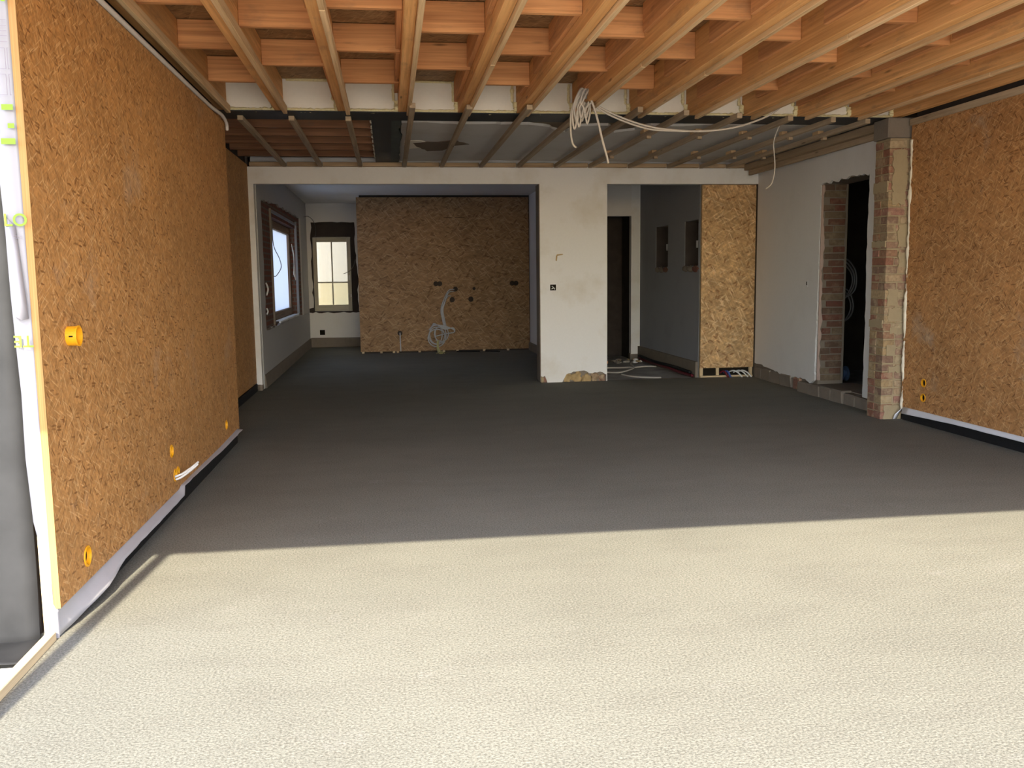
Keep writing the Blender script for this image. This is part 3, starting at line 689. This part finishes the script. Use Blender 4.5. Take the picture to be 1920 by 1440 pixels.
for side, boards in (('L', boardsL), ('R', boardsR)):
    sm = seams if side == 'L' else seamr
    for bd, a, b in zip(boards, sm[:-1], sm[1:]):
        cs = [cyl_cut('X', Vector((x, y, z)), r, .12) for x, y, z, r in HOLES[side] if a-.05 < y < b+.05]
        if cs: cut(bd, cs)
# the box that stands proud of the boards
pb = tag(empty('wall_box', (-1.32, 3.86, 1.12)), 'yellow wall box standing proud of the left boards at chest height', 'wall box', G1)
lathe('ring', [(.030, 0), (.040, 0), (.040, .038), (.0425, .038), (.0425, .043), (.036, .043), (.036, .004), (.030, .004)], 'X', (-1.32, 3.86, 1.16), 'yellow', pb)
lathe('back_disc', [(0, .003), (.036, .003)], 'X', (-1.32, 3.86, 1.16), 'yellow', pb)
box('slot', (-1.305, -1.29, 3.8185, 3.8205, 1.157, 1.163), 'hole', pb)

# ---- holes and cables in the kitchen partition
farholes = [(1.208, 1.156, .045, 'o'), (1.554, 1.161, .030, 'o'), (1.145, .961, .048, 'o'), (1.491, .965, .048, 'o'), (.171, .361, .045, 'o')]
slots = [(.886, 1.258), (2.302, 1.249)]
for bd, a, b in zip(boardF, (-.55, .70, 1.95), (.70, 1.95, 2.585)):
    cs = [cyl_cut('Y', Vector((x, 16.61, z)), r, .10) for x, z, r, _ in farholes if a < x < b]
    for x, z in slots:
        if a < x < b:
            for d in (-.036, .036): cs.append(cyl_cut('Y', Vector((x+d, 16.61, z)), .045, .10))
    if cs: cut(bd, cs)
bundle = tag(empty('cable_coil', (.86, 16.5, .05)), 'knotted bunch of grey cables hanging from the kitchen board wall', 'cable')
for k, d in enumerate((0, .035)):
    tube('cable', [(1.19+d*.3, 16.62, 1.15-d), (1.08, 16.56, 1.13-d), (.98+d, 16.53, .95), (.93+d, 16.52, .78), (.95+d, 16.52, .62), (.98+d, 16.5, .47)], .011, 'cable_grey', bundle, 6)
tube('cable', [(1.14, 16.62, 1.02), (1.07, 16.57, 1.03), (.99, 16.54, .90), (.95, 16.52, .75), (1.0, 16.5, .46)], .010, 'cable_grey', bundle, 6)
for k in range(5):
    rr = random.Random(k); cx, cz = .86+rr.uniform(-.05, .07), .30+rr.uniform(-.04, .05); rx, rz = .10+.03*k*.5, .16+rr.uniform(-.02, .03)
    tube('cable', [(cx+rx*math.cos(a), 16.50+.02*math.sin(3*a+k)-.008*k, cz+rz*math.sin(a)) for a in [x*2*math.pi/12 for x in range(13)]], .010, 'cable_grey', bundle, 6, 5)
for k in range(4):
    tube('cable', [(.70+.02*k, 16.50, .42+.02*k), (.80, 16.46-.01*k, .50+.012*k), (.98, 16.45, .49-.02*k), (1.14, 16.46, .42+.01*k), (1.16, 16.49, .37), (1.0, 16.51, .34), (.82, 16.50, .30)], .010, 'cable_grey', bundle, 6, 6)
tube('conduit_tail', [(.86, 16.49, .22), (.85, 16.44, .12), (.86, 16.38, .05), (.88, 16.28, .022), (.90, 16.16, .02)], .028, 'yellow_tail', bundle, 8, 6, lambda t: .6+.7*t)
for k in range(4): tube('wire_end', [(.88, 16.24, .03), (.84+.03*k, 16.12-.02*k, .025+.01*(k % 2)), (.80+.05*k, 16.05, .02)], .007, 'yellow_tail', bundle, 5, 4)
tag(tube('hanging_cable', [(.171, 16.63, .36), (.172, 16.575, .35), (.175, 16.57, .2), (.178, 16.57, .03)], .010, 'cable_grey'), 'short grey cable dropping from the lone low hole in the kitchen boards', 'cable')
for i, (a, b, lb) in enumerate((((1.20, 16.50), (1.62, 16.40), 'longer dark rod lying on the screed before the kitchen boards'), ((1.72, 16.42), (1.98, 16.30), 'shorter dark rod lying on the screed before the kitchen boards'))):
    tag(tube('steel_rod', [(a[0], a[1], .012), ((a[0]+b[0])/2, (a[1]+b[1])/2, .012), (b[0], b[1], .012)], .012, 'black', None, 6, 3), lb, 'rod')

# ---- switch hole on the white pillar, plaster fleck, hole in the side wall, bay socket
def back_box(name, cx, cz, y, wd, label, cat, flip=False):
    t = tag(empty(name, (cx, y, cz-wd/2)), label, cat)
    for b in ((cx-wd/2, cx-wd/2+.006, y-.004, y, cz-wd/2, cz+wd/2), (cx+wd/2-.006, cx+wd/2, y-.004, y, cz-wd/2, cz+wd/2), (cx-wd/2, cx+wd/2, y-.004, y, cz-wd/2, cz-wd/2+.006), (cx-wd/2, cx+wd/2, y-.004, y, cz+wd/2-.006, cz+wd/2)):
        box('rim', b, 'white_plastic' if flip else 'hole', t)
    box('back_plate', (cx-wd/2, cx+wd/2, y-.0015, y-.0005, cz-wd/2, cz+wd/2), 'hole', t)
    return t
sb = back_box('switch_box', 2.085, 1.229, 11.40, .075, 'small square switch box in the white pillar', 'switch box')
tube('wire', [(2.07, 11.398, 1.245), (2.08, 11.385, 1.235), (2.10, 11.385, 1.215), (2.105, 11.398, 1.205)], .006, 'white_plastic', sb, 6)
tube('wire', [(2.065, 11.398, 1.21), (2.075, 11.386, 1.215), (2.09, 11.39, 1.225)], .006, 'white_plastic', sb, 6)
back_box('socket_box', -1.36, .30, 18.40, .10, 'small dark socket box below the four-pane window', 'socket')
kb = tag(empty('cable_hole', (4.76, 9.81, 1.20)), 'little white-rimmed cable hole in the side wall left of the doorway', 'cable hole')
box('rim', (4.757, 4.762, 9.79, 9.83, 1.215, 1.285), 'white_plastic', kb)
box('opening', (4.7555, 4.758, 9.80, 9.82, 1.235, 1.275), 'hole', kb)
tag(prism('plaster_fleck', [(2.12, 1.57), (2.135, 1.565), (2.145, 1.63), (2.22, 1.645), (2.21, 1.655), (2.14, 1.65), (2.125, 1.63)], 'XZ', 11.396, 11.4005, 'stone'), 'thin ochre scratch in the white pillar above the switch box', 'mark')

# ---- cable bunch hung from the joist
cb = tag(empty('cable_bundle', (1.60, 7.3, 2.4)), 'thick bunch of off-white cables looped over a ceiling joist', 'cable')
R9 = random.Random(4)
low = [(1.515, 2.55), (1.535, 2.60), (1.56, 2.66), (1.585, 2.62), (1.60, 2.68), (1.555, 2.57), (1.615, 2.64), (1.63, 2.60), (1.57, 2.64)]
for k, (lx, lz) in enumerate(low):
    xt = 1.578 + .0085*k; yo = 7.27+.014*(k % 4)
    tube('cable', [(xt+.028, yo+.03, 2.80), (xt+.016, yo+.012, 2.856), (xt-.006, yo, 2.866), (xt-.03, yo-.006, 2.835), (xt-.045+.3*(lx-xt), yo-.008, 2.76), (lx-.018, yo-.004, (2.78+lz)/2), (lx-.012, yo, lz+.04), (lx, yo+.004, lz), (lx+.014, yo+.008, lz+.045), (lx+.024, yo+.014, (2.78+lz)/2), (xt+.022, yo+.026, 2.77)], .0085, 'cable', cb, 6, 6)
tube('cable', [(1.62, 7.29, 2.86), (1.655, 7.28, 2.78), (1.70, 7.27, 2.64), (1.745, 7.27, 2.46), (1.785, 7.28, 2.33), (1.798, 7.29, 2.285)], .0095, 'cable', cb, 7)
tube('cable', [(1.61, 7.28, 2.865), (1.50, 7.28, 2.72), (1.485, 7.28, 2.55), (1.50, 7.28, 2.44), (1.53, 7.28, 2.405)], .0085, 'cable', cb, 7)
for k in (0, 1):
    tube('cable', [(1.60, 7.30, 2.84), (1.66, 7.36, 2.80), (1.80, 7.44, 2.735-.02*k), (2.03, 7.48, 2.655-.022*k), (2.22, 7.50, 2.61-.02*k), (2.40, 7.5, 2.588-.008*k), (2.62, 7.5, 2.578+.002*k), (2.82, 7.5, 2.592), (3.02, 7.5, 2.63), (3.246, 7.5, 2.712), (3.38, 7.52, 2.80), (3.50, 7.55, 2.87)], .0085, 'cable', cb, 7)
tag(tube('hanging_cable', [(3.72, 8.30, 2.79), (3.68, 8.30, 2.70), (3.655, 8.30, 2.60), (3.665, 8.30, 2.48), (3.672, 8.30, 2.39), (3.66, 8.30, 2.28), (3.635, 8.30, 2.215), (3.585, 8.30, 2.178)], .006, 'cable'), 'single thin white cable dangling from the far ceiling by the side wall', 'cable')

# ---- cables and debris in the hall, pipes under the narrow panel, coil in the dark room
tag(tube('floor_cable', [(2.90, 13.19, -.02), (3.22, 13.19, -.018), (3.62, 13.17, -.02), (3.85, 13.2, -.01), (4.02, 13.25, -.02)], .012, 'cable'), 'straight white cable crossing the hall floor', 'cable')
tag(tube('floor_cable', [(2.85, 12.62, -.02), (3.08, 12.606, -.02), (3.29, 12.553, -.018), (3.60, 13.0, -.006), (3.72, 13.6, -.02), (3.86, 14.05, -.02), (4.0, 14.3, -.02)], .012, 'cable'), 'white cable bending back towards the hall corner', 'cable')
tag(tube('floor_cable', [(3.22, 12.28, -.02), (3.29, 11.98, -.018), (3.45, 11.82, -.018), (3.64, 11.76, -.02)], .012, 'cable'), 'short white cable end at the hall threshold', 'cable')
tag(tube('floor_pipe', [(4.04, 14.3, .02), (4.03, 13.6, .015), (4.02, 12.8, .02), (4.02, 12.1, .01), (4.03, 11.6, .015)], .020, 'red'), 'dark red pipe along the foot of the hall wall', 'pipe')
tag(tube('floor_pipe', [(4.02, 14.2, .065), (4.0, 13.3, .05), (4.03, 12.5, .055), (4.03, 11.7, .05)], .022, 'black'), 'black pipe lying over the red pipe in the hall', 'pipe')
rub = tag(empty('rubble_heap', (3.75, 14.2, -.03)), 'small heap of plaster rubble by the hall doorway', 'rubble')
for i in range(16):
    lump('rubble_piece', (3.52+R9.uniform(0, .45), 14.05+R9.uniform(-.2, .25), -.015+R9.uniform(0, .03)), (R9.uniform(.02, .06), R9.uniform(.02, .06), R9.uniform(.012, .035)), ['plaster', 'stone', 'rough_mortar'][i % 3], rub, seed=i, amp=.6, sub=1)
tag(box('wooden_board', (3.02, 3.44, 13.95, 14.30, -.03, .01), 'block', None, .004), 'brown wooden board on the hall floor before the doorway', 'board')
tag(lump('screed_edge', (3.50, 11.50, -.03), (.44, .08, .03), 'rough_mortar', None, seed=2, amp=.5, sub=3), 'crumbly dark mortar ridge along the hall threshold', 'mortar')
tag(tube('water_pipe', [(4.40, 11.56, .05), (4.42, 11.50, .075), (4.435, 11.45, .06), (4.452, 11.42, .015), (4.46, 11.40, -.01)], .014, 'red'), 'red pipe bending out under the narrow panel', 'pipe')
tag(tube('water_pipe', [(4.45, 11.56, .05), (4.46, 11.50, .075), (4.475, 11.45, .062), (4.49, 11.42, .015), (4.50, 11.40, -.01)], .014, 'blue'), 'blue pipe bending out under the narrow panel', 'pipe')
for i, (x, lb) in enumerate(((4.56, 'leftmost'), (4.64, 'middle'), (4.69, 'rightmost'))):
    tag(tube('conduit', [(x-.05, 11.56, .05), (x-.01, 11.48, .082), (x+.04, 11.44, .06), (x+.075, 11.41, .02), (x+.09, 11.395, -.008)], .010, 'white_plastic'), lb + ' of three white conduits bent out under the narrow panel', 'conduit', 'white conduits under the narrow panel')
rc = tag(empty('cable_coil', (5.25, 9.8, 1.0)), 'grey cable coil hanging in the dark room behind the doorway', 'cable')
for k in range(3):
    tube('cable', [(5.02+.02*k, 9.80, 1.48+.03*k), (5.16+.04*k, 9.80, 1.49+.015*k), (5.28+.03*k, 9.79, 1.38), (5.30+.02*k, 9.79, 1.24-.03*k), (5.22, 9.8, 1.08), (5.08, 9.8, 1.02)], .010, 'cable_dark', rc, 6)
for k in range(2): tube('cable', [(5.04, 9.82, 1.15), (5.20+.04*k, 9.8, 1.18), (5.30+.03*k, 9.8, 1.0), (5.24+.03*k, 9.8, .84), (5.08, 9.82, .78)], .010, 'cable_dark', rc, 6)
tag(lathe('cable_drum', [(.0, 0), (.085, 0), (.085, .012), (.05, .012), (.05, .06), (.085, .06), (.085, .072), (0, .072)], 'X', (5.10, 9.62, .225), 'drum_blue'), 'small blue drum on the threshold of the dark room', 'drum')

# ---- foil strip along the foot of the left boards
prof = [(3.566, -1.314, .004, .118), (3.66, -1.302, .012, .12), (3.80, -1.278, .032, .12), (4.02, -1.258, .048, .12), (4.31, -1.268, .08, .122), (4.85, -1.265, .084, .125), (5.33, -1.265, .082, .125), (5.52, -1.262, .088, .126), (5.62, -1.278, .128, .134), (6.28, -1.272, .122, .134), (6.89, -1.268, .112, .134), (7.55, -1.262, .12, .138), (7.72, -1.255, .125, .140)]
rows = []
for k in range(len(prof)-1):
    a, b = prof[k], prof[k+1]
    for s_ in range(6):
        t = s_/6; y, xb, zb, zt = [a[q]+(b[q]-a[q])*t for q in range(4)]
        wv = .006*noise.noise(Vector((y*6, 0, 3))); r_ = []
        for q in range(6):
            u = q/5
            r_.append((-1.3165 + (xb+1.3165)*u**1.5 + wv*u, y, zt + (zb-zt)*u + .003*noise.noise(Vector((y*9, q, 0)))))
        rows.append(r_)
fs_ = tag(empty('foil_strip', (-1.29, 5.5, 0)), 'grey-white foil strip sticking out below the left boards', 'foil')
sheet('foil', rows, 'membrane_grey', fs_)
box('edge_strip', (-1.345, -1.319, 3.75, 7.78, 0, .11), 'black', fs_)
# ---- foil strip along the foot of the right boards
rows = []
for k in range(60):
    y = 1.3 + k*(7.70-1.3)/59; wv = .006*noise.noise(Vector((y*5, 2, 0))) + .004*noise.noise(Vector((y*21, 2, 0)))
    zb = .088 - max(0, (y-6.9))*.03
    rows.append([(4.7185, y, .125), (4.712+wv*.5, y, .11), (4.70+wv, y, zb+.008), (4.698+wv, y, zb)])
fr = tag(empty('foil_strip', (4.70, 5.0, 0)), 'white foil strip over the black edge band below the right boards', 'foil')
sheet('foil', rows, 'foil_white', fr)
sheet('torn_corner', [[(4.70, 7.70, .11), (4.66, 7.74, .05), (4.645, 7.745, .004)], [(4.72, 7.72, .11), (4.69, 7.75, .05), (4.675, 7.76, .004)], [(4.735, 7.745, .11), (4.715, 7.765, .05), (4.70, 7.77, .004)]], 'foil_white', fr)

# ---- white membrane wrapped round the near end of the left wall
mem = tag(empty('membrane_wrap', (-1.37, 3.56, 0)), 'white printed membrane wrapped round the near end of the left wall', 'membrane')
ml = [(2.68, -1.43), (2.05, -1.43), (1.555, -1.413), (1.32, -1.412), (.961, -1.402), (.716, -1.405), (.466, -1.396), (.296, -1.366), (.168, -1.357), (.018, -1.366), (-.02, -1.366)]
rows = []
for k in range(len(ml)-1):
    for s_ in range(5):
        t = s_/5; z = ml[k][0]+(ml[k+1][0]-ml[k][0])*t; xl = ml[k][1]+(ml[k+1][1]-ml[k][1])*t; xr = -1.3455 if z > .122 else -1.3325
        r_ = []
        for q in range(9):
            u = q/8; x = xl + (xr-xl)*u
            r_.append((x, 3.566 - .020*math.sin(u*math.pi)**2*.35 - .012*math.exp(-((u-.25)/.12)**2)*(1 if z < 1.7 else .3) + .004*noise.noise(Vector((x*20, z*3, 0))), z))
        rows.append(r_)
sheet('sheet', rows, 'membrane', mem)
sheet('loose_flap', [[(-1.404+.002*k, 3.548-.004*k, 1.62-.09*k), (-1.385+.004*k, 3.543-.003*k, 1.60-.09*k), (-1.372+.0055*k, 3.549, 1.585-.085*k)] for k in range(5)], 'membrane', mem)
def pr(name, x0, x1, z0, z1, mt): box(name, (x0, x1, 3.5405, 3.5415, z0, z1), mt, mem)
pr('green_bar', -1.385, -1.346, 1.998, 2.018, 'green_print'); pr('green_bar', -1.368, -1.346, 1.934, 1.951, 'green_print')
pr('green_bar', -1.395, -1.346, 1.877, 1.898, 'green_print'); pr('green_bar', -1.36, -1.346, 2.374, 2.40, 'green_print')
for x0, x1, z0, z1 in ((-1.40, -1.360, 2.141, 2.213), (-1.352, -1.346, 2.141, 2.213), (-1.40, -1.362, 2.05, 2.122), (-1.352, -1.346, 2.05, 2.122)):
    pr('print_line', x0, x1, z0, z0+.0015, 'line_print'); pr('print_line', x0, x1, z1, z1+.0015, 'line_print')
    if x1 < -1.35: pr('print_line', x1, x1+.0015, z0, z1, 'line_print')
    else: pr('print_line', x0, x0+.0015, z0, z1, 'line_print')
for z in (2.31, 2.29, 2.272, 2.255, 2.235): pr('print_line', -1.40, -1.348, z, z+.0015, 'line_print')
for z in (1.548, 1.540): pr('print_line', -1.375, -1.349, z, z+.0015, 'line_print')
def letters(txt, cx, cz, size, flip):
    cu = bpy.data.curves.new('letters', 'FONT'); cu.body = txt; cu.size = size; cu.align_x = 'CENTER'; cu.extrude = .0006; cu.offset = size*.012
    ob = bpy.data.objects.new('tmp', cu); COL.objects.link(ob); bpy.context.view_layer.update()
    me = bpy.data.meshes.new_from_object(ob.evaluated_get(bpy.context.evaluated_depsgraph_get())); bpy.data.objects.remove(ob)
    mx = Matrix.Translation((cx, 3.5405, cz)) @ Matrix.Rotation(math.pi/2, 4, 'X') @ (Matrix.Rotation(math.pi, 4, 'Z') if flip else Matrix())
    me.transform(mx); me.materials.clear(); return link_obj('green_letters', me, 'green_print', mem)
letters('LO', -1.367, 1.585, .064, False)
letters('TE', -1.371, 1.182, .062, True)

# ---- grey rubber foil hanging beside it, ground strip, plank
rows = []
for k in range(26):
    z = 1.75 - k*(1.75+.06)/25; r_ = []
    for q in range(22):
        x = -1.395 - q*.06
        r_.append((x, 3.598 + .012*noise.noise(Vector((x*5, z*1.3, 1))) + .006*noise.noise(Vector((x*14, z*4, 5))) - .03*max(0, .3-z), z))
    rows.append(r_)
sheet_o = sheet('rubber_foil', rows, 'grey_foil'); tag(sheet_o, 'dark grey rubber foil hanging left of the white membrane', 'foil')
rows = []
for k in range(10):
    y = 3.61 - k*.027
    rows.append([(-1.36-q*.06, y, -.012 + .010*noise.noise(Vector((q*.6, y*9, 0)))) for q in range(20)])
tag(sheet('ground_foil', rows, 'grey_foil'), 'dark foil apron lying on the ground outside the left opening', 'foil')
tag(panel('insulation_board', (-2.6, -1.352, 1.3, 3.36, -.065, -.025), 'pale_board'), 'white insulation board on the ground outside the left opening', 'board')
tag(box('sill_plank', (-1.352, -1.318, 1.24, 3.545, -.06, .035), 'pale_wood', None, .003), 'pale wooden plank edging the screed at the left opening', 'plank')

# ---- wires round the far windows
tag(tube('loose_wire', [(-1.60, 17.9, 2.56), (-1.55, 18.3, 2.60), (-1.46, 18.36, 2.52), (-1.42, 18.36, 2.40), (-1.42, 18.37, 2.28), (-1.44, 18.38, 2.20)], .006, 'cable_dark'), 'thin wire drooping into the dark recess above the four-pane window', 'wire')
tag(tube('loose_wire', [(-1.62, 13.12, 2.28), (-1.615, 13.15, 2.12), (-1.61, 13.2, 1.85), (-1.575, 13.5, 1.68), (-1.565, 13.6, 1.55), (-1.60, 13.3, 1.43), (-1.615, 13.12, 1.42)], .006, 'wire'), 'brown wire loop hanging before the frosted left window', 'wire')
lw = tag(empty('wire_bunch', (-1.60, 15.9, 1.4)), 'bunch of pale wires hanging on the jamb right of the frosted window', 'wire')
for k in range(4):
    tube('wire', [(-1.67+.015*k, 16.2-.1*k, 1.98-.03*k), (-1.63, 16.1, 1.75+.02*k), (-1.62, 16.0, 1.62), (-1.63+.01*k, 15.95, 1.45-.03*k)], .008, 'cable', lw, 5)
tag(tube('loose_wire', [(-.66, 18.36, 1.75), (-.70, 18.33, 1.62), (-.78, 18.34, 1.52), (-.90, 18.38, 1.47)], .006, 'wire'), 'short brown wire in front of the four-pane window by the boards', 'wire')
ps = tag(empty('cable_clip', (-1.595, 12.35, 1.1)), 'white cable clips on the brick edge left of the frosted window', 'clip')
tube('clip', [(-1.60, 12.15, 1.33), (-1.585, 12.2, 1.25), (-1.60, 12.15, 1.17)], .012, 'white_plastic', ps, 6)
tube('clip', [(-1.60, 12.1, 1.0), (-1.588, 12.12, .96), (-1.60, 12.1, .92)], .010, 'white_plastic', ps, 6)
# ---- the neighbour's wall seen through the back window
nb = tag(empty('neighbour_house', (-2, 22.2, -.06)), 'cream rendered house wall seen through the four-pane window', 'building')
panel('wall', (-8, 6, 22.0, 22.4, 1.27, 6.5), 'cream_wall', nb)
panel('plinth', (-8, 6, 21.96, 22.4, -.06, 1.27), 'yellow_wall', nb)

# ---- things fixed to the left boards sit on the same line
for o in bpy.data.objects:
    if o.parent is None and ((o.name.startswith('wall_box') and o.location.x < 0) or o.name in ('membrane_wrap', 'sealing_cord')): o.location.x += .018
